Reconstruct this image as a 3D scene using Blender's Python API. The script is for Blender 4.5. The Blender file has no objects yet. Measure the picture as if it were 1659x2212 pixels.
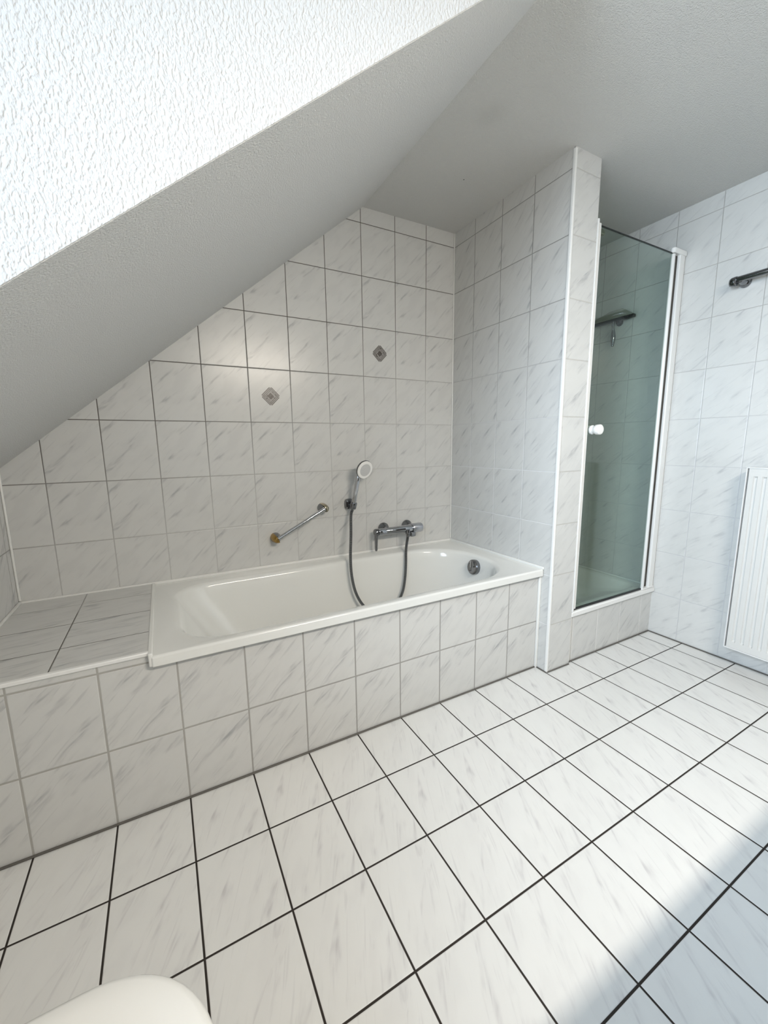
import bpy, bmesh, math, random
from mathutils import Vector, Matrix
random.seed(7)
S = bpy.context.scene
C = S.collection

# ------------------------------------------------------------------ camera
cd = bpy.data.cameras.new('camera'); cam = bpy.data.objects.new('camera', cd); C.objects.link(cam)
cd.sensor_fit = 'HORIZONTAL'; cd.sensor_width = 36.0; cd.lens = 878.42 / 1659 * 36.0
cd.clip_start = 0.02
cam.location = (-1.58795, -2.04212, 1.12974)
cam.rotation_euler = (1.406557, 0.012556, -0.498033)
S.camera = cam

# ------------------------------------------------------------------ light
EXPOSURE = 0.20
WINDOW_W = 36.0
LAMP_W = 39.0
SKY = 1.2
S.view_settings.view_transform = 'Standard'; S.view_settings.look = 'None'
S.view_settings.gamma = 1.0; S.view_settings.use_curve_mapping = False
S.view_settings.exposure = EXPOSURE
w = bpy.data.worlds.new('sky'); S.world = w; w.use_nodes = True
w.node_tree.nodes['Background'].inputs[0].default_value = (0.72, 0.82, 1.0, 1)
w.node_tree.nodes['Background'].inputs[1].default_value = SKY

def area(name, loc, rot, sx, sy, power, col):
    l = bpy.data.lights.new(name, 'AREA'); l.shape = 'RECTANGLE'; l.size = sx; l.size_y = sy
    l.energy = power; l.color = col
    o = bpy.data.objects.new(name, l); C.objects.link(o); o.location = loc; o.rotation_euler = rot
    return o
# overcast daylight falling in through the dormer window (window opening is in wall_left)
day = area('daylight', (-2.46, -1.88, 1.55), (0, math.radians(-78), 0), 1.05, 0.95, WINDOW_W, (0.71, 0.845, 1.0))
day.data.spread = math.radians(95)

# ------------------------------------------------------------------ dimensions
XL, XR, YF, ZC = -2.134, 0.906, -2.62, 2.313      # left wall, right wall, wall behind the camera, ceiling
TH, Z0 = 0.24875, 0.2484                          # wall tile height, first course joint
SX0, SZ0, SX1 = XL, 1.0525, -0.584                # roof slope: foot and head
YD = -1.25                                        # dormer cheek
YA = -0.713                                       # tub apron face
YP, XP = -0.782, 0.165                            # partition end, partition thickness
YR = -0.768                                       # shower riser

# ------------------------------------------------------------------ materials
def mat(name, col, rough=0.5, metal=0.0, **kw):
    m = bpy.data.materials.new(name); m.use_nodes = True
    b = m.node_tree.nodes['Principled BSDF']
    b.inputs['Base Color'].default_value = (*col, 1); b.inputs['Roughness'].default_value = rough
    b.inputs['Metallic'].default_value = metal
    for k, v in kw.items(): b.inputs[k].default_value = v
    return m

class NT:
    def __init__(s, m):
        s.t = m.node_tree; s.n = s.t.nodes; s.l = s.t.links
    def new(s, typ, **kw):
        n = s.n.new(typ)
        for k, v in kw.items(): setattr(n, k, v)
        return n
    def put(s, sock, v):
        if hasattr(v, 'is_output'): s.l.new(v, sock)
        else: sock.default_value = v
    def math(s, op, a, b=0.0, c=0.0, clamp=False):
        n = s.new('ShaderNodeMath', operation=op); n.use_clamp = clamp
        for i, v in enumerate((a, b, c)): s.put(n.inputs[i], v)
        return n.outputs[0]
    def smooth(s, x, a, b, lo=0.0, hi=1.0):
        n = s.new('ShaderNodeMapRange', interpolation_type='SMOOTHSTEP')
        s.put(n.inputs[0], x); n.inputs[1].default_value = a; n.inputs[2].default_value = b
        n.inputs[3].default_value = lo; n.inputs[4].default_value = hi
        return n.outputs[0]
    def mix(s, f, a, b):
        n = s.new('ShaderNodeMix', data_type='RGBA')
        s.put(n.inputs[0], f); s.put(n.inputs[6], a); s.put(n.inputs[7], b)
        return n.outputs[2]
    def xyz(s, a, b, c):
        n = s.new('ShaderNodeCombineXYZ')
        for i, v in enumerate((a, b, c)): s.put(n.inputs[i], v)
        return n.outputs[0]
    def noise(s, vec, scale, detail=2.0, rough=0.5, dist=0.0):
        n = s.new('ShaderNodeTexNoise'); s.l.new(vec, n.inputs['Vector'])
        n.inputs['Scale'].default_value = scale; n.inputs['Detail'].default_value = detail
        n.inputs['Roughness'].default_value = rough; n.inputs['Distortion'].default_value = dist
        return n.outputs[0]

def tile_mat(name, u, v, u0, v0, tw, th, gw, grout, grout2=None, gfield=None, angle=42.0,
             base=(0.63, 0.63, 0.61), vein=(0.37, 0.372, 0.38), rough=0.24, strength=1.0, seed=0.0):
    """marble-print ceramic tiles; u, v are the two world axes of the surface"""
    m = mat(name, base, rough); N = NT(m); b = N.n['Principled BSDF']
    pos = N.new('ShaderNodeNewGeometry').outputs['Position']
    sp = N.new('ShaderNodeSeparateXYZ'); N.l.new(pos, sp.inputs[0])
    pu, pv = sp.outputs['XYZ'.index(u)], sp.outputs['XYZ'.index(v)]
    def cell(p, p0, size):
        if size is None:
            return N.math('MULTIPLY', p, 0.0), p, None
        q = N.math('DIVIDE', N.math('SUBTRACT', p, p0), size)
        f = N.math('FRACT', q); i = N.math('FLOOR', q)
        d = N.math('MULTIPLY', N.math('MINIMUM', f, N.math('SUBTRACT', 1.0, f)), size)
        return i, N.math('MULTIPLY', f, size), d
    iu, lu, du = cell(pu, u0, tw); iv, lv, dv = cell(pv, v0, th)
    d = du if dv is None else dv if du is None else N.math('MINIMUM', du, dv)
    tilemask = N.smooth(d, gw * 0.5 - 0.0004, gw * 0.5 + 0.0006)
    # per tile variation
    wn = N.new('ShaderNodeTexWhiteNoise', noise_dimensions='3D')
    N.l.new(N.xyz(iu, iv, seed), wn.inputs['Vector'])
    rnd = N.math('FLOOR', N.math('MULTIPLY', wn.outputs['Value'], 3.0))
    ca, sa = math.cos(math.radians(angle)), math.sin(math.radians(angle))
    al = N.math('ADD', N.math('MULTIPLY', lu, ca), N.math('MULTIPLY', lv, sa))
    ac = N.math('SUBTRACT', N.math('MULTIPLY', lv, ca), N.math('MULTIPLY', lu, sa))
    jit = N.math('MULTIPLY', wn.outputs['Value'], 0.05)
    off = N.math('MULTIPLY', rnd, 3.7)
    v1 = N.xyz(N.math('MULTIPLY', N.math('ADD', al, jit), 7.0), N.math('MULTIPLY', ac, 42.0), N.math('ADD', off, seed))
    v2 = N.xyz(N.math('MULTIPLY', al, 9.0), N.math('MULTIPLY', N.math('ADD', ac, jit), 24.0), N.math('ADD', off, seed + 9.3))
    v3 = N.xyz(N.math('MULTIPLY', N.math('ADD', al, N.math('MULTIPLY', ac, 0.35)), 7.0), N.math('MULTIPLY', N.math('SUBTRACT', ac, N.math('MULTIPLY', al, 0.10)), 95.0), N.math('ADD', off, seed + 4.1))
    n1 = N.smooth(N.noise(v1, 1.0, 3.0, 0.6, 0.5), 0.50, 0.78)
    n2 = N.smooth(N.noise(v2, 1.0, 2.0, 0.55), 0.42, 0.66)
    n3 = N.smooth(N.noise(v3, 1.0, 2.0, 0.5, 0.4), 0.60, 0.74)
    sm = N.math('MULTIPLY', N.math('MULTIPLY', n1, n2), 0.95 * strength)
    fine = N.math('MULTIPLY', N.math('MULTIPLY', n3, N.math('SUBTRACT', 1.0, n2)), 0.34 * strength)
    cloud = N.math('MULTIPLY', n2, 0.10 * strength)
    tot = N.math('ADD', N.math('ADD', sm, fine), cloud, clamp=True)
    col = N.mix(tot, (*base, 1), (*vein, 1))
    if grout2 is not None:
        g = gfield(N, sp)
        gcol = N.mix(g, (*grout, 1), (*grout2, 1))
    else: gcol = (*grout, 1)
    N.l.new(N.mix(tilemask, gcol, col), b.inputs['Base Color'])
    N.l.new(N.smooth(tilemask, 0, 1, 0.85, rough), b.inputs['Roughness'])
    h = N.smooth(d, gw * 0.3, gw * 0.5 + 0.0022)
    wav = N.noise(N.xyz(pu, pv, 0.0), 14.0, 1.0)
    bump = N.new('ShaderNodeBump'); bump.inputs['Strength'].default_value = 0.6; bump.inputs['Distance'].default_value = 0.0015
    N.l.new(N.math('ADD', h, N.math('MULTIPLY', wav, 0.25)), bump.inputs['Height'])
    N.l.new(bump.outputs[0], b.inputs['Normal'])
    return m

def gf_back(N, sp):     # grout gets darker high up and to the left, paler low on the right
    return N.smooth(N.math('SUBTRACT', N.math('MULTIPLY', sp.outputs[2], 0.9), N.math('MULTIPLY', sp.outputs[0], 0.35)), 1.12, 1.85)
def gf_height(N, sp):
    return N.smooth(sp.outputs[2], 0.9, 2.0)
def gf_ledge(N, sp):     # the joint nearest the wall is filled pale
    return N.smooth(sp.outputs[1], -0.26, -0.20)
def gf_apron(N, sp):
    return N.smooth(sp.outputs[0], -1.9, -0.9)
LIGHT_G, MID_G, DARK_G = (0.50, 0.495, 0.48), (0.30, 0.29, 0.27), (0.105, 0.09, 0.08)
M = {}
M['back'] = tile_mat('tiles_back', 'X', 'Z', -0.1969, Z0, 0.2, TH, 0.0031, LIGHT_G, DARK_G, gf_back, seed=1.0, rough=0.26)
M['left'] = tile_mat('tiles_left', 'Y', 'Z', -0.05, Z0, 0.2, TH, 0.0030, MID_G, seed=2.0)
M['right'] = tile_mat('tiles_right', 'Y', 'Z', -0.7197, Z0, 0.2, TH, 0.0023, (0.55, 0.55, 0.56), (0.36, 0.35, 0.33), gf_height, angle=140, seed=3.0, strength=0.8)
M['partition'] = tile_mat('tiles_partition', 'Y', 'Z', -0.1767, Z0, 0.2, TH, 0.0028, (0.74, 0.74, 0.74), (0.26, 0.25, 0.24), gf_height, angle=132, seed=4.0)
M['part_end'] = tile_mat('tiles_partition_end', 'X', 'Z', 0, Z0, None, TH, 0.0035, (0.50, 0.49, 0.46), seed=5.0)
M['apron'] = tile_mat('tiles_apron', 'X', 'Z', -0.2023, 0.2470, 0.2, 0.2488, 0.0048, (0.40, 0.39, 0.36), (0.34, 0.33, 0.315), gf_apron, seed=6.0)
M['ledge'] = tile_mat('tiles_ledge', 'X', 'Y', -1.912, -0.346, 0.25, 0.205, 0.0030, (0.13, 0.12, 0.105), (0.34, 0.335, 0.32), gf_ledge, angle=8, seed=7.0)
M['riser'] = tile_mat('tiles_riser', 'X', 'Z', -0.1983, 0.24, 0.2, None, 0.0040, (0.78, 0.77, 0.75), seed=8.0)
M['floor'] = tile_mat('tiles_floor', 'X', 'Y', -0.2023, -0.9533, 0.2, 0.24633, 0.0047, (0.022, 0.016, 0.012), angle=62,
                      base=(0.74, 0.74, 0.72), vein=(0.48, 0.465, 0.475), rough=0.22, strength=0.8, seed=9.0)

def plaster_mat(name, col, coarse, dist):
    m = mat(name, col, 0.92); N = NT(m); b = N.n['Principled BSDF']
    pos = N.new('ShaderNodeNewGeometry').outputs['Position']
    mp = N.new('ShaderNodeMapping'); N.l.new(pos, mp.inputs[0]); mp.inputs['Scale'].default_value = coarse
    n1 = N.smooth(N.noise(mp.outputs[0], 1.0, 1.5, 0.5, 0.2), 0.28, 0.66)
    mp2 = N.new('ShaderNodeMapping'); N.l.new(pos, mp2.inputs[0]); mp2.inputs['Scale'].default_value = [c * 2.3 for c in coarse]
    mp2.inputs['Location'].default_value = (3.1, 7.7, 1.3)
    n2 = N.noise(mp2.outputs[0], 1.0, 2.0)
    bump = N.new('ShaderNodeBump'); bump.inputs['Strength'].default_value = 1.0; bump.inputs['Distance'].default_value = dist
    N.l.new(N.math('ADD', n1, N.math('MULTIPLY', n2, 0.35)), bump.inputs['Height'])
    N.l.new(bump.outputs[0], b.inputs['Normal'])
    return m, N, b, pos
M['cheek'] = plaster_mat('rough_plaster', (0.54, 0.54, 0.535), (210, 210, 120), 0.0011)[0]
M['plaster'] = plaster_mat('fine_plaster', (0.66, 0.66, 0.645), (260, 260, 260), 0.0009)[0]
# flat ceiling: same plaster with one faint round stain and one fly speck
mc, N, b, pos = plaster_mat('fine_plaster_ceiling', (0.60, 0.60, 0.58), (260, 260, 260), 0.0009)
def blob(p, r0, r1):
    n = N.new('ShaderNodeVectorMath', operation='DISTANCE'); N.l.new(pos, n.inputs[0]); n.inputs[1].default_value = p
    return N.smooth(n.outputs['Value'], r0, r1, 1.0, 0.0)
st = N.math('MULTIPLY', blob((-0.42, -0.74, ZC), 0.01, 0.085), 0.16)
c1 = N.mix(st, (0.60, 0.60, 0.58, 1), (0.33, 0.33, 0.30, 1))
N.l.new(N.mix(blob((-0.267, -0.404, ZC), 0.0022, 0.0036), c1, (0.03, 0.03, 0.03, 1)), b.inputs['Base Color'])
M['ceiling'] = mc

M['white_trim'] = mat('white_trim', (0.83, 0.83, 0.81), 0.3)
M['silicone'] = mat('silicone', (0.80, 0.80, 0.77), 0.35)
M['dark_joint'] = mat('dark_joint', (0.115, 0.108, 0.095), 0.7)
M['enamel'] = mat('enamel', (0.80, 0.805, 0.775), 0.12)
M['enamel'].node_tree.nodes['Principled BSDF'].inputs['Coat Weight'].default_value = 0.4
M['chrome'] = mat('chrome', (0.56, 0.57, 0.59), 0.07, 1.0)
M['dark_chrome'] = mat('dark_chrome', (0.24, 0.245, 0.255), 0.12, 1.0)
M['body_chrome'] = mat('polished_chrome', (0.42, 0.43, 0.45), 0.06, 1.0)
M['satin'] = mat('satin_chrome', (0.55, 0.56, 0.60), 0.28, 1.0)
M['gold'] = mat('gold', (0.42, 0.27, 0.085), 0.24, 1.0)
M['bronze'] = mat('dull_gold', (0.42, 0.37, 0.27), 0.25, 1.0)
M['white_plastic'] = mat('white_plastic', (0.85, 0.84, 0.81), 0.28)
M['spray'] = mat('spray_face', (0.55, 0.55, 0.54), 0.5)
M['black'] = mat('black_rubber', (0.012, 0.012, 0.012), 0.5)
M['olive'] = mat('squeegee_body', (0.34, 0.34, 0.30), 0.6)
M['radiator'] = mat('radiator_enamel', (0.63, 0.625, 0.60), 0.35)
M['radiator_edge'] = mat('radiator_edge', (0.74, 0.74, 0.735), 0.35)
M['ceramic'] = mat('toilet_plastic', (0.84, 0.83, 0.79), 0.22)
M['motif_dark'] = mat('motif_dark', (0.075, 0.062, 0.052), 0.3)
M['motif_mid'] = mat('motif_mid', (0.11, 0.10, 0.09), 0.3)
M['motif_pale'] = mat('motif_pale', (0.31, 0.295, 0.28), 0.3)
M['tray'] = mat('shower_tray_enamel', (0.78, 0.78, 0.76), 0.15)
M['wood'] = mat('vanity_front', (0.07, 0.05, 0.04), 0.4)  # unseen front, darkened to put contrast into the chrome reflections
M['mirror'] = mat('mirror_glass', (0.85, 0.87, 0.87), 0.02, 1.0)

def ribbed(name, rings):
    m = mat(name, (0.36, 0.37, 0.38), 0.2, 1.0); N = NT(m); b = N.n['Principled BSDF']
    uv = N.new('ShaderNodeUVMap').outputs[0]
    sp = N.new('ShaderNodeSeparateXYZ'); N.l.new(uv, sp.inputs[0])
    s = N.math('SINE', N.math('MULTIPLY', sp.outputs[1], rings * 2 * math.pi))
    col = N.mix(N.smooth(s, -0.9, 0.1), (0.03, 0.03, 0.03, 1), (0.40, 0.41, 0.42, 1))
    N.l.new(col, b.inputs['Base Color'])
    bump = N.new('ShaderNodeBump'); bump.inputs['Strength'].default_value = 0.8; bump.inputs['Distance'].default_value = 0.002
    N.l.new(s, bump.inputs['Height']); N.l.new(bump.outputs[0], b.inputs['Normal'])
    return m
M['hose'] = ribbed('ribbed_metal_hose', 250)

def glass_mat(name, tint, refl=1.0):
    m = bpy.data.materials.new(name); m.use_nodes = True; N = NT(m)
    N.n.remove(N.n['Principled BSDF']); out = N.n['Material Output']
    tr = N.new('ShaderNodeBsdfTransparent'); tr.inputs[0].default_value = (*tint, 1)
    gl = N.new('ShaderNodeBsdfGlossy'); gl.inputs['Roughness'].default_value = 0.01
    lw = N.new('ShaderNodeLayerWeight'); lw.inputs[0].default_value = 0.5
    f5 = N.math('POWER', lw.outputs['Facing'], 5.0)
    mx = N.new('ShaderNodeMixShader'); N.l.new(N.math('MULTIPLY', N.math('MULTIPLY_ADD', f5, 0.96, 0.04), refl), mx.inputs[0])
    N.l.new(tr.outputs[0], mx.inputs[1]); N.l.new(gl.outputs[0], mx.inputs[2]); N.l.new(mx.outputs[0], out.inputs[0])
    return m
M['shower_glass'] = glass_mat('grey_green_shower_glass', (0.83, 0.89, 0.865))
M['window_glass'] = glass_mat('window_glass', (0.97, 0.98, 0.98), 0.6)

# ------------------------------------------------------------------ mesh helpers
def link(name, bm, m, parent=None, smooth=False, bevel=0.0, seg=2, **props):
    bmesh.ops.recalc_face_normals(bm, faces=bm.faces[:])
    me = bpy.data.meshes.new(name); bm.to_mesh(me); bm.free()
    for mm in (m if isinstance(m, (list, tuple)) else [m]): me.materials.append(mm)
    if smooth:
        for p in me.polygons: p.use_smooth = True
        me.set_sharp_from_angle(angle=math.radians(smooth if smooth is not True else 40))
    o = bpy.data.objects.new(name, me); C.objects.link(o)
    if bevel:
        md = o.modifiers.new('bevel', 'BEVEL'); md.width = bevel; md.segments = seg; md.limit_method = 'ANGLE'; md.angle_limit = math.radians(40)
        for p in me.polygons: p.use_smooth = True
        md.harden_normals = False
        me.set_sharp_from_angle(angle=math.radians(60))
    if parent is not None:
        o.parent = parent; o.matrix_parent_inverse = Matrix.Translation(-parent.location)
    for k, v in props.items(): o[k] = v
    return o

def struct(name, bm, m, **kw): return link(name, bm, m, kind='structure', **kw)
def thing(name, loc, label, cat, group=None):
    o = bpy.data.objects.new(name, None); o.empty_display_size = 0.05; C.objects.link(o); o.location = loc
    o['label'] = label; o['category'] = cat
    if group: o['group'] = group
    return o

def box(bm, x0, x1, y0, y1, z0, z1, mi=0):
    vs = [bm.verts.new((x, y, z)) for x in (x0, x1) for y in (y0, y1) for z in (z0, z1)]
    for f in ((0, 1, 3, 2), (4, 6, 7, 5), (0, 4, 5, 1), (2, 3, 7, 6), (0, 2, 6, 4), (1, 5, 7, 3)):
        bm.faces.new([vs[i] for i in f]).material_index = mi
def mkbox(*a): bm = bmesh.new(); box(bm, *a); return bm

def prism(bm, pts, d, mi=0):
    """closed outline (list of 3-D points) extruded by vector d"""
    d = Vector(d); a = [bm.verts.new(p) for p in pts]; b = [bm.verts.new(Vector(p) + d) for p in pts]
    n = len(a)
    bm.faces.new(a).material_index = mi; bm.faces.new(b[::-1]).material_index = mi
    for i in range(n): bm.faces.new((a[i], b[i], b[(i + 1) % n], a[(i + 1) % n])).material_index = mi

def loft(bm, rings, cap0=True, cap1=True, closed=True, mi=0):
    R = [[bm.verts.new(p) for p in r] for r in rings]
    n = len(R[0])
    for a, b in zip(R, R[1:]):
        for i in range(n if closed else n - 1):
            bm.faces.new((a[i], a[(i + 1) % n], b[(i + 1) % n], b[i])).material_index = mi
    if cap0: bm.faces.new(R[0][::-1]).material_index = mi
    if cap1: bm.faces.new(R[-1]).material_index = mi
    return R

def frame(d):
    d = Vector(d).normalized()
    a = Vector((0, 0, 1)) if abs(d.z) < 0.9 else Vector((1, 0, 0))
    u = d.cross(a).normalized(); return d, u, d.cross(u).normalized()
def ring(c, d, r, n=24):
    d, u, v = frame(d); c = Vector(c)
    return [c + (u * math.cos(2 * math.pi * i / n) + v * math.sin(2 * math.pi * i / n)) * r for i in range(n)]
def lathe(bm, base, d, prof, n=32, cap0=True, cap1=True, mi=0):
    """prof = [(distance along d, radius)]"""
    d = Vector(d).normalized(); base = Vector(base)
    loft(bm, [ring(base + d * t, d, max(r, 1e-4), n) for t, r in prof], cap0, cap1, mi=mi)
def rod(bm, a, b, r, n=24, e=0.0, mi=0):
    a, b = Vector(a), Vector(b); L = (b - a).length; e = e or r * 0.15
    lathe(bm, a, b - a, [(0, r - e), (e, r), (L - e, r), (L, r - e)], n, mi=mi)

def spline(pts, n):
    """Catmull-Rom through pts, n points evenly spread by length"""
    P = [Vector(p) for p in pts]; P = [P[0] * 2 - P[1]] + P + [P[-1] * 2 - P[-2]]
    out = []
    for i in range(1, len(P) - 2):
        for k in range(24):
            t = k / 24; a, b, c, d = P[i - 1:i + 3]
            out.append(0.5 * ((2 * b) + (c - a) * t + (2 * a - 5 * b + 4 * c - d) * t * t + (3 * b - a - 3 * c + d) * t ** 3))
    out.append(P[-2])
    L = [0]
    for a, b in zip(out, out[1:]): L.append(L[-1] + (b - a).length)
    res = []; j = 0
    for k in range(n):
        s = L[-1] * k / (n - 1)
        while j < len(L) - 2 and L[j + 1] < s: j += 1
        f = (s - L[j]) / max(L[j + 1] - L[j], 1e-9); res.append(out[j].lerp(out[j + 1], min(max(f, 0), 1)))
    return res
def tube(bm, pts, r, n=12, uv=True):
    rings = []; u = None
    for i, p in enumerate(pts):
        d = (pts[min(i + 1, len(pts) - 1)] - pts[max(i - 1, 0)]).normalized()
        if u is None: _, u, _ = frame(d)
        u = (u - d * u.dot(d)).normalized(); v = d.cross(u)
        rr = r(i / (len(pts) - 1)) if callable(r) else r
        rings.append([p + (u * math.cos(2 * math.pi * k / n) + v * math.sin(2 * math.pi * k / n)) * rr for k in range(n)])
    R = loft(bm, rings)
    if uv:
        lay = bm.loops.layers.uv.new('UVMap'); idx = {}
        for i, rg in enumerate(R):
            for k, vv in enumerate(rg): idx[vv] = (k / n, i / (len(R) - 1))
        for f in bm.faces:
            for lp in f.loops: lp[lay].uv = idx[lp.vert]

# ------------------------------------------------------------------ the room
struct('floor', mkbox(XL - 0.4, XR + 0.12, YF - 0.12, 0.12, -0.12, 0.0), M['floor'])
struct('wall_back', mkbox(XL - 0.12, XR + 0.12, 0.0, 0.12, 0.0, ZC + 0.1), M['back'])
struct('wall_right', mkbox(XR, XR + 0.12, YF - 0.12, 0.0, 0.0, ZC + 0.1), M['right'])
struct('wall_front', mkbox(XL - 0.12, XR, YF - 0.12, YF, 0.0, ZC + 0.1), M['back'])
# left wall: low knee wall under the slope, window opening in the dormer part
WY0, WY1, WZ0, WZ1 = -2.36, -1.40, 1.02, 2.10
bm = bmesh.new()
box(bm, XL - 0.12, XL, YD, 0.0, 0.0, SZ0 + 0.12)
box(bm, XL - 0.24, XL, YF, YD, 0.0, WZ0)
box(bm, XL - 0.24, XL, YF, YD, WZ1, ZC + 0.1)
box(bm, XL - 0.24, XL, WY1, YD, WZ0, WZ1)
box(bm, XL - 0.24, XL, YF, WY0, WZ0, WZ1)
struct('wall_left', bm, M['left'])
bm = bmesh.new()
for a in ((WY0, WY0 + 0.06, WZ0, WZ1), (WY1 - 0.06, WY1, WZ0, WZ1), (WY0 + 0.06, WY1 - 0.06, WZ0, WZ0 + 0.07), (WY0 + 0.06, WY1 - 0.06, WZ1 - 0.06, WZ1)):
    box(bm, XL - 0.22, XL - 0.15, *a)
win = struct('window_1', bm, M['white_trim'], bevel=0.004)
link('pane', mkbox(XL - 0.188, XL - 0.182, WY0 + 0.055, WY1 - 0.055, WZ0 + 0.065, WZ1 - 0.055), M['window_glass'], win)
bm = bmesh.new(); box(bm, 0.08, 0.82, YF, YF + 0.03, 0.005, 1.98)
door = struct('added_dark_door', bm, mat('added_door_dark', (0.06, 0.042, 0.03), 0.4), bevel=0.004)  # unseen door, added so the chrome has something dark to reflect
bm = bmesh.new(); box(bm, 0.14, 0.26, YF + 0.07, YF + 0.085, 1.03, 1.05); box(bm, 0.14, 0.155, YF + 0.03, YF + 0.07, 1.03, 1.05)
link('added_door_handle', bm, M['chrome'], door, bevel=0.003)
# roof slope, dormer cheek, flat ceiling
sl = Vector((SX1 - SX0, 0, ZC - SZ0)).normalized(); nrm = Vector((-sl.z, 0, sl.x))
bm = bmesh.new()
a, b2 = Vector((SX0, 0, SZ0)), Vector((SX1, 0, ZC))
prism(bm, [a, b2, b2 + Vector((0, 0, 0.10)), a + Vector((0, 0, 0.128))], (0, YD, 0))
struct('ceiling_slope', bm, M['plaster'])
bm = bmesh.new()
prism(bm, [(SX0, YD - .0015, SZ0 + .001), (SX1 - .0015, YD - .0015, ZC), (SX0, YD - .0015, ZC)], (0, 0.05, 0))
struct('wall_dormer', bm, [M['cheek']], bevel=0.001, seg=2)
bm = bmesh.new()
box(bm, SX1, XR, YF, 0.0, ZC, ZC + 0.1); box(bm, XL, SX1, YF, YD + 0.05, ZC, ZC + 0.1)
struct('ceiling', bm, M['ceiling'])
# partition between bath and shower
bm = bmesh.new()
box(bm, 0.0, XP, YP, 0.0, 0.0, ZC)
bm.faces.ensure_lookup_table()
for f in bm.faces:
    c = f.calc_center_median()
    f.material_index = 1 if abs(c.y - YP) < 1e-4 else 0
struct('wall_partition', bm, [M['partition'], M['part_end']])
struct('trim_1', mkbox(-0.003, 0.010, YP - 0.003, YP + 0.012, 0.0, ZC - 0.004), M['white_trim'], bevel=0.004, seg=3)
# tiled apron and ledge of the bath, shower riser
TX0, TX1, TY1, TZ = -1.668, -0.002, -0.738, 0.523
struct('wall_apron', mkbox(TX0 - 0.002, 0.0, YA, YA + 0.02, 0.0, 0.4885), M['apron'])
bm = bmesh.new()
box(bm, XL, TX0 - 0.002, YA, 0.0, 0.0, 0.527)
for f in bm.faces: f.material_index = 1 if abs(f.calc_center_median().z - 0.527) < 1e-3 else 0
struct('wall_ledge', bm, [M['apron'], M['ledge']])
struct('wall_riser', mkbox(XP, XR, YR, YR + 0.06, 0.0, 0.262), M['riser'])
# beads and trims: each run is its own length
n_trim = [1]
def trim(m, *a, bevel=0.003):
    n_trim[0] += 1
    return struct('trim_%d' % n_trim[0], mkbox(*a), m, bevel=bevel)
trim(M['white_trim'], XL, TX0 - 0.004, YA - 0.005, YA + 0.010, 0.517, 0.530)           # ledge front edge
trim(M['silicone'], XL, 0.0, -0.009, 0.0, 0.520, 0.533)                                # along the back wall
trim(M['silicone'], -0.009, 0.0, TY1, -0.009, 0.520, 0.533)                            # along the partition
trim(M['silicone'], XL, XL + 0.010, YA, -0.009, 0.526, 0.535)                          # ledge at the left wall
trim(M['silicone'], TX0 - 0.007, TX0 + 0.006, TY1 + 0.006, -0.009, 0.515, 0.530)       # ledge to tub
trim(M['silicone'], TX0 - 0.006, TX0 + 0.005, TY1 + 0.004, YA, 0.489, 0.526)                      # end of the tub rim
trim(M['silicone'], -0.012, 0.0, YA - 0.012, YA, 0.0, 0.492)                           # apron to partition
trim(M['silicone'], -0.007, 0.0, -0.007, 0.0, 0.533, ZC)                               # corner back/partition
trim(M['silicone'], XL, XL + 0.008, -0.008, 0.0, 0.535, SZ0 + 0.004)                   # corner back/left
trim(M['dark_joint'], XL, 0.0, YA - 0.008, YA, 0.0, 0.006)                             # floor joints
trim(M['dark_joint'], -0.006, 0.0, YP - 0.003, YA - 0.008, 0.0, 0.006)
trim(M['dark_joint'], 0.0, XP, YP - 0.007, YP, 0.0, 0.006)
trim(M['dark_joint'], XP, XR, YR - 0.008, YR, 0.0, 0.006)
trim(M['dark_joint'], XR - 0.008, XR, YF, YR - 0.008, 0.0, 0.006)
trim(M['silicone'], XP, XP + 0.012, YR - 0.010, YR, 0.006, 0.255, bevel=0.004)
trim(M['white_trim'], XP, XR, YR - 0.016, YR + 0.03, 0.252, 0.281, bevel=0.006)        # shower sill
trim(M['silicone'], XR - 0.007, XR, YR + 0.03, -0.0, 0.276, 0.286)                     # tray at right wall

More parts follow.
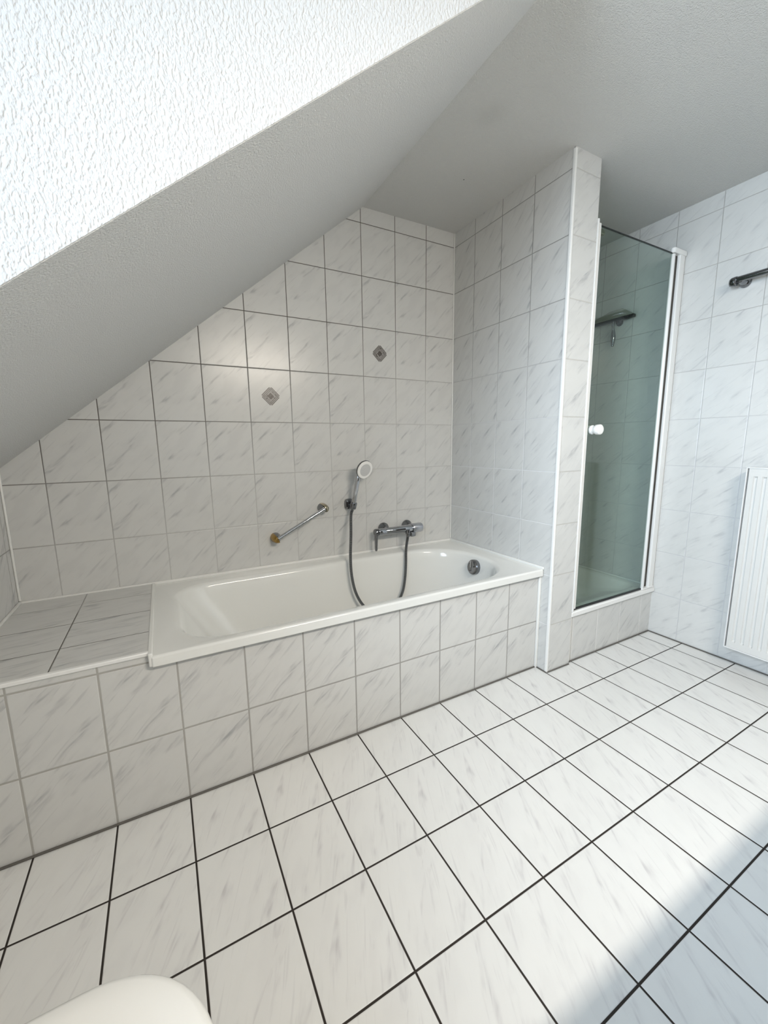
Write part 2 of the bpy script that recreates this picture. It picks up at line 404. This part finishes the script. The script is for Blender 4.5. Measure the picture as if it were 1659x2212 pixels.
# decorative diamonds printed on two tiles of the back wall
wb = bpy.data.objects['wall_back']
def motif(cx, cz, flip, lab):
    bm = bmesh.new(); r = 0.0455
    e1, e2 = Vector((1, 0, 1)).normalized(), Vector((1, 0, -1)).normalized()
    if flip: e1, e2 = e2, e1
    c = Vector((cx, 0, cz)); k = [0]
    def bar(a0, a1, b0, b1, mi):
        k[0] += 1; y = Vector((0, -0.0002 - 0.00002 * k[0], 0))
        P = [c + y + e1 * a + e2 * b_ for a, b_ in ((a0, b0), (a1, b0), (a1, b1), (a0, b1))]
        prism(bm, P, (0, 0.0002, 0), mi)
    h = r / math.sqrt(2)
    bar(-h * .94, h * .94, -h * .94, h * .94, 2)
    for s in (-1, 1):                                    # four frames of thin strokes around the core
        for off, w_, mi in ((1.0, .10, 0), (.80, .07, 1), (.60, .06, 1)):
            bar(-h * .86, h * .80, s * h * off - h * w_ / 2, s * h * off + h * w_ / 2, mi)
            bar(s * h * off - h * w_ / 2, s * h * off + h * w_ / 2, -h * .80, h * .86, mi)
    bar(-h * .34, h * .34, -h * .36, h * .36, 0)
    bar(-h * .20, h * .22, -h * .22, h * .02, 1)
    rr = random.Random(3 if flip else 5)
    for i in range(16):
        a_, b_ = rr.uniform(-.8, .7) * h, rr.uniform(-.8, .7) * h; s_ = rr.uniform(.05, .11) * h
        if rr.random() < .5: bar(a_, a_ + 3.2 * s_, b_, b_ + s_ * .8, rr.choice((0, 1, 1)))
        else: bar(a_, a_ + s_, b_, b_ + 2.6 * s_, rr.choice((0, 1, 1)))
    bar(-h * .75, -h * .25, h * .42, h * .52, 2); bar(h * .30, h * .72, -h * .55, -h * .42, 2)
    o = link('diamond_motif', bm, [M['motif_dark'], M['motif_mid'], M['motif_pale']], wb); o['label'] = lab
motif(-1.097, 1.367, False, 'grey diamond pattern on the wall tile, left and lower one')
motif(-0.497, 1.616, True, 'grey diamond pattern on the wall tile, right and higher one')

# ------------------------------------------------------------------ bathtub
def rrect(x0, x1, y0, y1, rl, rr, z, n=14):
    """rounded rectangle, corner radius rl at the x0 end and rr at the x1 end"""
    P = []
    for (cx, cy, r, a0) in ((x1 - rr, y1 - rr, rr, 0), (x0 + rl, y1 - rl, rl, 90), (x0 + rl, y0 + rl, rl, 180), (x1 - rr, y0 + rr, rr, 270)):
        for k in range(n + 1):
            a = math.radians(a0 + 90 * k / n); P.append(Vector((cx + r * math.cos(a), cy + r * math.sin(a), z)))
    return P
tub = thing('bathtub', (-0.835, -0.37, 0.0), 'white enamel bathtub set into the tiled surround along the back wall', 'bathtub')
X0, X1, Y0, Y1 = TX0 + 0.001, -0.003, TY1, -0.003
bm = bmesh.new()
rings = [rrect(X0, X1, Y0 + .004, Y1, .006, .006, TZ - .036), rrect(X0, X1, Y0, Y1, .006, .006, TZ - .033), rrect(X0, X1, Y0, Y1, .006, .006, TZ - .031),
         rrect(X0, X1, Y0, Y1, .007, .007, TZ - .0085), rrect(X0, X1, Y0, Y1, .007, .007, TZ - .0068), rrect(X0 + .001, X1 - .001, Y0 + .0015, Y1 - .001, .008, .008, TZ - .003),
         rrect(X0 + .004, X1 - .003, Y0 + .005, Y1 - .003, .010, .010, TZ - .0002), rrect(X0 + .007, X1 - .006, Y0 + .008, Y1 - .006, .011, .011, TZ)]
rings += [rrect(-1.600, -0.088, -0.696, -0.082, .16, .27, TZ - .003),
          rrect(-1.590, -0.096, -0.690, -0.090, .16, .265, TZ - .0055),
          rrect(-1.581, -0.103, -0.684, -0.097, .155, .262, TZ - .011),
          rrect(-1.574, -0.108, -0.679, -0.102, .152, .260, TZ - .020),
          rrect(-1.560, -0.113, -0.674, -0.107, .150, .258, TZ - .050),
          rrect(-1.520, -0.124, -0.664, -0.117, .148, .25, TZ - .12),
          rrect(-1.450, -0.146, -0.648, -0.132, .145, .24, TZ - .23),
          rrect(-1.375, -0.170, -0.632, -0.148, .140, .22, TZ - .33),
          rrect(-1.330, -0.190, -0.618, -0.162, .135, .20, TZ - .375),
          rrect(-1.275, -0.225, -0.592, -0.188, .12, .18, TZ - .402),
          rrect(-1.200, -0.290, -0.540, -0.240, .10, .14, TZ - .412)]
loft(bm, rings, False, True)
link('tub_shell', bm, M['enamel'], tub, smooth=55)
# overflow knob on the foot end wall
bm = bmesh.new(); oc = Vector((-0.117, -0.372, 0.455)); on_ = Vector((-1.0, 0, 0.16)).normalized()
lathe(bm, oc - on_ * 0.006, on_, [(0, .034), (.004, .0415), (.010, .0425), (.024, .041), (.029, .036), (.030, .028), (.027, .020), (.027, .001)], 40)
ov = link('overflow_knob', bm, M['dark_chrome'], tub, smooth=35); ov['label'] = 'dark chrome overflow knob'
bm = bmesh.new()
prism(bm, [oc + on_ * .0285 + Vector(p) for p in ((0, -.004, .033), (0, .004, .033), (0, .004, -.002), (0, -.004, -.002))], on_ * .005)
link('grip_rib', bm, M['chrome'], ov, bevel=.0015)
bm = bmesh.new(); lathe(bm, (-0.55, -0.39, TZ - .4125), (0, 0, 1), [(0, .034), (.004, .036), (.007, .032), (.008, .02), (.006, .001)], 32)
dr = link('drain_plug', bm, M['chrome'], tub, smooth=35); dr['label'] = 'chrome drain plug'

# ------------------------------------------------------------------ bath fittings on the back wall
mx = thing('bath_mixer', (-0.42, 0.0, 0.646), 'chrome bath mixer tap with lever on back wall above tub rim', 'tap')
MY = -0.066; ZM = 0.6455
bm = bmesh.new()
lathe(bm, (-0.560, MY, ZM), (1, 0, 0), [(0, .013), (.003, .0190), (.010, .0205), (.045, .0205), (.047, .0193), (.050, .0193), (.052, .0205), (.150, .0205), (.165, .0225), (.215, .0235), (.219, .022), (.222, .022)], 40)
body = link('mixer_body', bm, M['body_chrome'], mx, smooth=35)
bm = bmesh.new()
lathe(bm, (-0.338, MY, ZM), (1, 0, 0), [(0, .0205), (.002, .0265), (.004, .0275), (.062, .0275), (.067, .026), (.070, .021), (.070, .001)], 40)
sl_ = link('diverter_knob', bm, M['satin'], mx, smooth=35); sl_['label'] = 'satin chrome knob at right end of the mixer'
for xx in (-0.492, -0.334):
    bm = bmesh.new()
    lathe(bm, (xx, 0.0, ZM + .006), (0, -1, 0), [(0, .031), (.004, .0335), (.012, .033), (.020, .026), (.026, .020), (.030, .0165), (.058, .0165)], 40)
    link('wall_rosette', bm, M['dark_chrome'], mx, smooth=35)
bm = bmesh.new()                                                    # lever: disc on the left end and a flat bar hanging down
lathe(bm, (-0.560, MY, ZM), (-1, 0, 0), [(0, .017), (.002, .0205), (.016, .0205), (.019, .018), (.020, .001)], 36)
rings = []
for t, hw, th_ in ((0.008, .018, .0095), (-.015, .018, .009), (-.035, .0145, .0082), (-.07, .0125, .0070), (-.098, .0115, .0064), (-.106, .008, .004)):
    c = Vector((-0.570 - .010 * (-t) * 2.0, MY - .0, ZM + t)); 
    rings.append([c + Vector((th_ * math.cos(a), hw * math.sin(a), 0)) for a in [2 * math.pi * k / 20 for k in range(20)]])
loft(bm, rings)
link('lever', bm, M['dark_chrome'], mx, smooth=40)
bm = bmesh.new()                                                    # hose outlet under the right rosette, spout stub beside it
lathe(bm, (-0.374, MY - .020, ZM), (0, 0, -1), [(0, .012), (.012, .0135), (.026, .0135), (.028, .0105), (.044, .0100), (.045, .008)], 28)
link('hose_outlet', bm, M['dark_chrome'], mx, smooth=35)
bm = bmesh.new(); box(bm, -0.352, -0.322, MY - .022, MY + .010, ZM - .047, ZM - .018)
link('spout', bm, M['dark_chrome'], mx, bevel=.004)

br = thing('shower_bracket', (-0.712, 0.0, 0.812), 'small dark chrome wall bracket holding the hand shower', 'bracket')
bm = bmesh.new()
rings = []
for y, hx, hz in ((0.0, .021, .026), (-.004, .0235, .0285), (-.016, .0235, .0285), (-.022, .021, .026), (-.024, .014, .018)):
    rings.append([Vector((-0.706 + hx * (abs(math.cos(a)) ** .55) * math.copysign(1, math.cos(a)), y, 0.812 + hz * (abs(math.sin(a)) ** .55) * math.copysign(1, math.sin(a)))) for a in [2 * math.pi * k / 40 for k in range(40)]])
loft(bm, rings); link('wall_plate', bm, M['dark_chrome'], br, smooth=40)
HA = Vector((-0.700, -0.050, 0.795)); HD = Vector((0.014, -0.034, 0.150)).normalized()   # handle foot and direction
bm = bmesh.new(); lathe(bm, HA, HD, [(-.006, .0145), (-.004, .0165), (.026, .0180), (.030, .0165), (.030, .0131), (-.006, .0125)], 32, False, False)
rod(bm, (-0.703, -0.020, 0.806), (-0.702, -0.040, 0.806), .0105)
link('cradle', bm, M['dark_chrome'], br, smooth=40)

hs = thing('hand_shower', HA, 'chrome hand shower with round white spray face resting in wall bracket', 'shower head')
bm = bmesh.new()
HE = HA + HD * 0.152
lathe(bm, HA, HD, [(-.010, .0085), (-.006, .0112), (.030, .0122), (.150, .0132), (.178, .0122), (.184, .009)], 28)
link('handle', bm, M['chrome'], hs, smooth=40)
HN = Vector((0.20, -0.93, -0.30)).normalized()                    # spray direction
HC = Vector((-0.654, -0.110, 1.000))
bm = bmesh.new()
lathe(bm, HC - HN * .024, HN, [(0, .012), (.003, .029), (.008, .042), (.015, .0495), (.021, .0505), (.0235, .0488)], 48)
link('head_shell', bm, M['dark_chrome'], hs, smooth=45)
bm = bmesh.new(); lathe(bm, HC - HN * .002, HN, [(0, .0478), (.004, .0482), (.0065, .0460), (.0070, .040)], 48)
fc = link('spray_plate', bm, M['white_plastic'], hs, smooth=30); fc['label'] = 'white spray plate'
bm = bmesh.new(); lathe(bm, HC + HN * .0042, HN, [(0, .034), (.0012, .0335)], 40)
d_, u_, v_ = frame(HN)
for k in range(3):
    for j in range((8, 14, 20)[k]):
        a = 2 * math.pi * j / (8, 14, 20)[k]; q = HC + HN * .0050 + (u_ * math.cos(a) + v_ * math.sin(a)) * (.010, .019, .028)[k]
        lathe(bm, q, HN, [(0, .0014), (.0015, .0010)], 8)
link('nozzle_field', bm, M['spray'], fc, smooth=30)

hose_pts = [HA - HD * .008, (-0.716, -0.056, 0.755), (-0.735, -0.092, 0.66), (-0.760, -0.135, 0.545), (-0.762, -0.150, 0.45), (-0.748, -0.165, 0.36), (-0.715, -0.180, 0.29),
            (-0.665, -0.190, 0.245), (-0.590, -0.195, 0.222), (-0.520, -0.185, 0.245), (-0.462, -0.165, 0.305), (-0.432, -0.145, 0.375), (-0.416, -0.130, 0.46),
            (-0.402, -0.110, 0.535), (-0.376, MY - .020, 0.598)]
bm = bmesh.new(); tube(bm, spline(hose_pts, 260), .0078, 14)
o = link('shower_hose', bm, M['hose'], None, smooth=True)
o['label'] = 'ribbed metal shower hose hanging in a loop from bracket down into tub to mixer'; o['category'] = 'hose'

# grab bar
gb = thing('grab_bar', (-0.98, 0.0, 0.74), 'slanting chrome and gold grab bar on back wall left of hand shower', 'grab bar')
GA, GB = Vector((-1.113, -0.052, 0.672)), Vector((-0.860, -0.052, 0.803)); gd = (GB - GA).normalized()
bm = bmesh.new(); rod(bm, GA, GB, .0102, 28); link('bar', bm, M['chrome'], gb, smooth=40)
gn = Vector((-gd.z, 0, gd.x))
for P, s, mm, lab in ((GA, -1, 'gold', 'gold left end cap'), (GB, 1, 'bronze', 'dull gold right end cap')):
    bm = bmesh.new()                                               # post from the wall, flat towards the bar
    def half(c, r, y, a0, a1, n=16): return [c + gd * s * r * math.cos(a0 + (a1 - a0) * k / n) + gn * r * math.sin(a0 + (a1 - a0) * k / n) + Vector((0, y, 0)) for k in range(n + 1)]
    c = Vector((P.x, 0, P.z))
    rings = [half(c, r, y, math.pi / 2, 3 * math.pi / 2) for r, y in ((.025, 0), (.025, -.010), (.019, -.030), (.014, -.050))]
    loft(bm, rings); post = link('mount', bm, M['dark_chrome'], gb, smooth=40)
    bm = bmesh.new()
    rings = [half(c, r, y, -math.pi / 2, math.pi / 2) for r, y in ((.026, 0), (.0265, -.012), (.024, -.035), (.020, -.055), (.014, -.063), (.006, -.065))]
    loft(bm, rings); o = link('end_cap', bm, M[mm], gb, smooth=50); o['label'] = lab

# ------------------------------------------------------------------ shower
tr = thing('shower_tray', (0.53, -0.38, 0.0), 'white shower tray behind the glass shower door', 'shower tray')
bm = bmesh.new()
A = (XP + .001, XR - .001, YR + .031, -.001)
loft(bm, [rrect(*A, .003, .003, .20), rrect(*A, .003, .003, .276), rrect(A[0] + .035, A[1] - .035, A[2] + .03, A[3] - .035, .06, .06, .275),
          rrect(A[0] + .045, A[1] - .045, A[2] + .04, A[3] - .045, .06, .06, .268), rrect(A[0] + .07, A[1] - .07, A[2] + .065, A[3] - .07, .06, .06, .235), rrect(A[0] + .2, A[1] - .2, A[2] + .2, A[3] - .2, .06, .06, .228)], False, True)
link('basin', bm, M['tray'], tr, smooth=50)
bm = bmesh.new(); lathe(bm, (.53, -.37, .2285), (0, 0, 1), [(0, .045), (.003, .045), (.006, .040), (.006, .001)], 28); link('drain_cover', bm, M['chrome'], tr, smooth=35)

YG = -0.766
dv_ = thing('shower_door', (0.53, YG, 0.281), 'tall glass shower door in white frame between partition and right wall', 'shower door')
link('glass_pane', mkbox(.199, .786, YG - .003, YG + .003, .2912, 2.070), M['shower_glass'], dv_, label='grey green tinted glass')
link('glass_edge', mkbox(.199, .786, YG - .0034, YG + .0034, 2.0702, 2.0738), M['black'], dv_, label='dark top edge of the glass')
bm = bmesh.new(); box(bm, XP + .0005, XP + .010, YG - .020, YG + .016, .283, 2.085)
link('wall_profile', bm, M['white_trim'], dv_, bevel=.002)
bm = bmesh.new(); box(bm, XP + .0105, XP + .019, YG - .006, YG + .012, .290, 2.078)
link('magnetic_seal', bm, M['dark_joint'], dv_, label='grey seal strip')
bm = bmesh.new(); box(bm, XP + .0195, XP + .035, YG - .012, YG + .012, .292, 2.076)
link('closing_strip', bm, M['white_trim'], dv_, bevel=.003)
bm = bmesh.new(); lathe(bm, (.7945, YG - .003, .287), (0, 0, 1), [(0, .009), (.001, .0098), (1.778, .0098), (1.780, .009)], 28)
link('hinge_tube', bm, M['white_trim'], dv_, smooth=40)
bm = bmesh.new(); box(bm, .846, .892, YG - .012, YG + .006, .284, 2.093)
link('hinge_post', bm, M['white_trim'], dv_, bevel=.005, seg=3)
link('wall_channel', mkbox(.884, XR - .0005, YG - .004, YG + .014, .284, 2.088), M['white_trim'], dv_)
bm = bmesh.new(); box(bm, .812, .884, YG + .007, YG + .012, .287, 2.088)
link('post_seal', bm, M['dark_joint'], dv_, label='grey seal in the hinge gap')
bm = bmesh.new(); prism(bm, [Vector((.7945 + .0135 * math.cos(a), YG - .003 + .0135 * math.sin(a), 2.072)) for a in [math.pi / 2 + math.pi * k / 14 for k in range(15)]] + [Vector((XR - .010, YG - .0165, 2.072)), Vector((XR - .010, YG + .0105, 2.072))], (0, 0, .024))
link('hinge_cap', bm, M['white_trim'], dv_, bevel=.003)
bm = bmesh.new(); prism(bm, [Vector((.7945 + .0125 * math.cos(a), YG - .003 + .0125 * math.sin(a), .282)) for a in [math.pi / 2 + math.pi * k / 14 for k in range(15)]] + [Vector((XR - .010, YG - .0155, .282)), Vector((XR - .010, YG + .0095, .282))], (0, 0, .007))
link('hinge_foot', bm, M['white_trim'], dv_, bevel=.002)
bm = bmesh.new(); box(bm, .178, .786, YG - .006, YG + .006, .282, .291)
link('bottom_seal', bm, M['black'], dv_, bevel=.002, label='black rubber seal along the door bottom')
bm = bmesh.new()
lathe(bm, (.236, YG - .003, 1.187), (0, -1, 0), [(0, .020), (.003, .0215), (.008, .0215), (.010, .0185), (.016, .0165), (.022, .019), (.028, .0232), (.040, .0245), (.048, .0235), (.052, .019), (.053, .001)], 40)
link('knob', bm, M['white_plastic'], dv_, smooth=35)
bm = bmesh.new()
lathe(bm, (.236, YG + .003, 1.187), (0, 1, 0), [(0, .020), (.008, .0215), (.018, .018), (.030, .0235), (.040, .0225), (.044, .001)], 40)
link('knob', bm, M['white_plastic'], dv_, smooth=35)
bm = bmesh.new(); box(bm, .215, .250, YG + .004, YG + .022, 2.045, 2.066)
link('door_stop', bm, M['bronze'], dv_, bevel=.003, label='small metal stop at the top of the glass')

sq = thing('squeegee', (XR, -0.42, 1.86), 'black and chrome squeegee hanging on the tiles inside the shower', 'squeegee')
bm = bmesh.new(); box(bm, XR - .044, XR - .020, -.548, -.290, 1.838, 1.855); link('blade', bm, M['black'], sq, bevel=.003)
bm = bmesh.new()
prism(bm, [Vector((XR - .022, y, z)) for y, z in ((-.543, 1.857), (-.292, 1.857), (-.280, 1.873), (-.395, 1.904), (-.470, 1.904))], (-.012, 0, 0))
link('blade_holder', bm, M['olive'], sq, bevel=.003)
bm = bmesh.new()
rings = []
tube(bm, spline([(XR - .034, -.428, 1.852), (XR - .040, -.426, 1.82), (XR - .030, -.424, 1.785), (XR - .026, -.424, 1.74), (XR - .028, -.424, 1.700)], 40), lambda t: .0065 + .0065 * max(0, math.sin((t - .35) / .65 * math.pi)) if t > .35 else .0065, 14, False)
link('handle', bm, M['dark_chrome'], sq, smooth=50)
bm = bmesh.new()
lathe(bm, (XR, -.445, 1.833), (-1, 0, 0), [(0, .018), (.003, .020), (.010, .019), (.013, .011), (.030, .010)], 24); link('wall_hook', bm, M['black'], sq, smooth=40)

# ------------------------------------------------------------------ right wall
tb = thing('towel_bar', (XR, -1.07, 1.865), 'dark chrome towel bar on the right wall above the radiator', 'towel bar')
bm = bmesh.new()
TA, TB = Vector((XR - .058, -1.022, 1.868)), Vector((XR - .058, -1.60, 1.868))
lathe(bm, TA, TB - TA, [(0, .002), (.001, .008), (.004, .0118), (.010, .0132), (.568, .0132), (.574, .0118), (.578, .002)], 32)
link('bar', bm, M['dark_chrome'], tb, smooth=40)
for y, s in ((-1.035, 1), (-1.585, -1)):
    bm = bmesh.new()
    lathe(bm, (XR, y - s * .010, 1.862), (-1, 0, 0), [(0, .022), (.003, .024), (.012, .023), (.020, .016), (.052, .013), (.060, .0125)], 32)
    link('mount', bm, M['dark_chrome'], tb, smooth=35)
bm = bmesh.new(); 
rings = [[Vector((XR - .058 + rx * math.cos(a), y, 1.862 + rz * math.sin(a))) for a in [2 * math.pi * k / 28 for k in range(28)]] for y, rx, rz in ((-1.003, .004, .006), (-1.006, .012, .016), (-1.014, .0165, .0205), (-1.030, .018, .022), (-1.034, .017, .021))]
loft(bm, rings); link('end_cap', bm, M['dark_chrome'], tb, smooth=45)

rd = thing('radiator', (XR - .06, -1.6, 0.1), 'white ribbed panel radiator on the right wall under towel bar', 'radiator')
RX, RY0, RY1, RZ0, RZ1 = XR - .090, -1.975, -1.176, 0.108, 1.003
bm = bmesh.new()                                                   # corrugated front sheet
prof = []; y = RY1 - .026; pitch = .0333
pts = [(RY1 - .008, 0.0)]
while y - .03 > RY0 + .02:
    pts += [(y, 0.0), (y - .003, .007), (y - .0125, .007), (y - .0155, 0.0)]; y -= pitch
pts += [(RY0 + .003, 0.0)]
zs = [(RZ0 + .004, 0), (RZ0 + .036, 0), (RZ0 + .044, 1), (RZ1 - .048, 1), (RZ1 - .040, 0), (RZ1 - .004, 0)]
grid = [[bm.verts.new((RX + d * k, yy, z)) for yy, d in pts] for z, k in zs]
for a, b_ in zip(grid, grid[1:]):
    for i in range(len(pts) - 1): bm.faces.new((a[i], a[i + 1], b_[i + 1], b_[i]))
back = [[bm.verts.new((RX + .016, yy, z)) for yy in (RY1 - .003, RY0 + .003)] for z in (RZ0 + .004, RZ1 - .004)]
bm.faces.new((back[0][0], back[1][0], back[1][1], back[0][1]))
link('front_panel', bm, M['radiator'], rd, smooth=30)
for y0, y1 in ((RY1 - .0025, RY1 + .0015), (RY0 - .0015, RY0 + .0025)):
    link('side_cover', mkbox(RX - .004, XR - .028, y0, y1, RZ0, RZ1), M['radiator_edge'], rd)
bm = bmesh.new(); box(bm, RX - .004, XR - .028, RY0 + .003, RY1 - .003, RZ1 - .0035, RZ1 + .001); link('top_grille', bm, M['radiator_edge'], rd)
bm = bmesh.new(); box(bm, RX - .004, RX + .016, RY0 + .003, RY1 - .003, RZ0 - .001, RZ0 + .0035); link('bottom_lip', bm, M['radiator_edge'], rd)
bm = bmesh.new(); box(bm, XR - .046, XR - .030, RY0 + .01, RY1 - .01, RZ0 + .01, RZ1 - .01); link('rear_panel', bm, M['radiator'], rd)
for y in (-1.30, -1.85):
    bm = bmesh.new(); box(bm, XR - .030, XR - .001, y - .015, y + .015, .25, .88); link('wall_bracket', bm, M['radiator_edge'], rd)

# ------------------------------------------------------------------ toilet (bottom left corner of the photo)
to = thing('toilet', (XL, -1.645, 0.0), 'white wall-hung toilet with closed lid in the front left corner', 'toilet')
def dshape(x0, x1, y0, y1, r, z, n=14):
    P = [Vector((x0, y1, z)), Vector((x0, y0, z))]
    for cx, cy, a0 in ((x1 - r, y0 + r, -90), (x1 - r, y1 - r, 0)):
        for k in range(n + 1):
            a = math.radians(a0 + 90 * k / n); P.append(Vector((cx + r * math.cos(a), cy + r * math.sin(a), z)))
    return P
def sect(i, z, r): return dshape(XL + .075 + i, -1.590 - i, -1.824 + i, -1.466 - i, r, z)
bm = bmesh.new()
loft(bm, [sect(.004, .396, .15), sect(.0, .400, .15), sect(.0, .409, .15), sect(.003, .4145, .15), sect(.010, .4185, .145), sect(.03, .4215, .13), sect(.09, .424, .08)])
link('lid', bm, M['ceramic'], to, smooth=50)
bm = bmesh.new(); loft(bm, [sect(.004, .376, .15), sect(.0, .380, .15), sect(.0, .391, .15), sect(.004, .395, .15)]); link('seat', bm, M['ceramic'], to, smooth=50)
bm = bmesh.new()
def bs(x1, hw, z, r): return dshape(XL + .0, x1, -1.645 - hw, -1.645 + hw, r, z)
loft(bm, [bs(-1.90, .08, .14, .06), bs(-1.86, .095, .15, .07), bs(-1.75, .12, .20, .10), bs(-1.66, .15, .28, .13), bs(-1.62, .168, .345, .15), bs(-1.612, .172, .374, .15)])
link('bowl', bm, M['ceramic'], to, smooth=50)
for y in (-1.60, -1.69):
    bm = bmesh.new(); rod(bm, (XL + .07, y - .02, .408), (XL + .07, y + .02, .408), .011); link('hinge', bm, M['chrome'], to, smooth=40)

# ------------------------------------------------------------------ behind the camera: vanity with mirror lamp, whose light the photo shows
va = thing('vanity', (-0.55, YF + .004, 0.0), 'unseen washbasin vanity behind the camera, made dark for the chrome reflections', 'vanity')
link('cabinet', mkbox(-1.12, 0.02, YF + .004, -2.06, 0.22, 0.80), M['wood'], va, bevel=.004)
for x0 in (-1.115, -.548):
    d_o = link('door', mkbox(x0, x0 + .563, -2.059, -2.042, 0.225, 0.795), M['wood'], va, bevel=.003)
    bm = bmesh.new(); rod(bm, (x0 + .28 - .05, -2.03, .74), (x0 + .28 + .05, -2.03, .74), .006); link('handle', bm, M['chrome'], d_o, smooth=40)
bm = bmesh.new()
YB = YF + .004
loft(bm, [rrect(-1.13, .03, YB, -2.022, .02, .02, .801), rrect(-1.13, .03, YB, -2.022, .02, .02, .850), rrect(-1.12, .02, YB + .006, -2.030, .02, .02, .856),
          rrect(-.85, -.25, YB + .13, -2.10, .09, .09, .852), rrect(-.83, -.27, YB + .15, -2.13, .09, .09, .79), rrect(-.70, -.40, YB + .24, -2.20, .06, .06, .755)])
link('basin', bm, M['ceramic'], va, smooth=50)
mi_ = thing('mirror', (-0.55, YF, 1.1), 'plain wall mirror above the vanity behind the camera', 'mirror')
link('glass', mkbox(-1.0, -.10, YF + .001, YF + .008, 1.02, 1.86), M['mirror'], mi_)
la = thing('mirror_lamp', (-0.62, YF, 1.98), 'white strip lamp on the wall above the mirror behind the camera', 'lamp')
link('housing', mkbox(-1.06, -.18, YF + .001, YF + .07, 1.93, 2.045), M['white_trim'], la, bevel=.006)
lo = area('lamp_light', (-0.62, YF + .085, 1.985), (math.radians(19), 0, 0), 0.84, 0.07, LAMP_W, (1.0, 0.90, 0.78))
lo.parent = la; lo.matrix_parent_inverse = Matrix.Translation(-la.location)
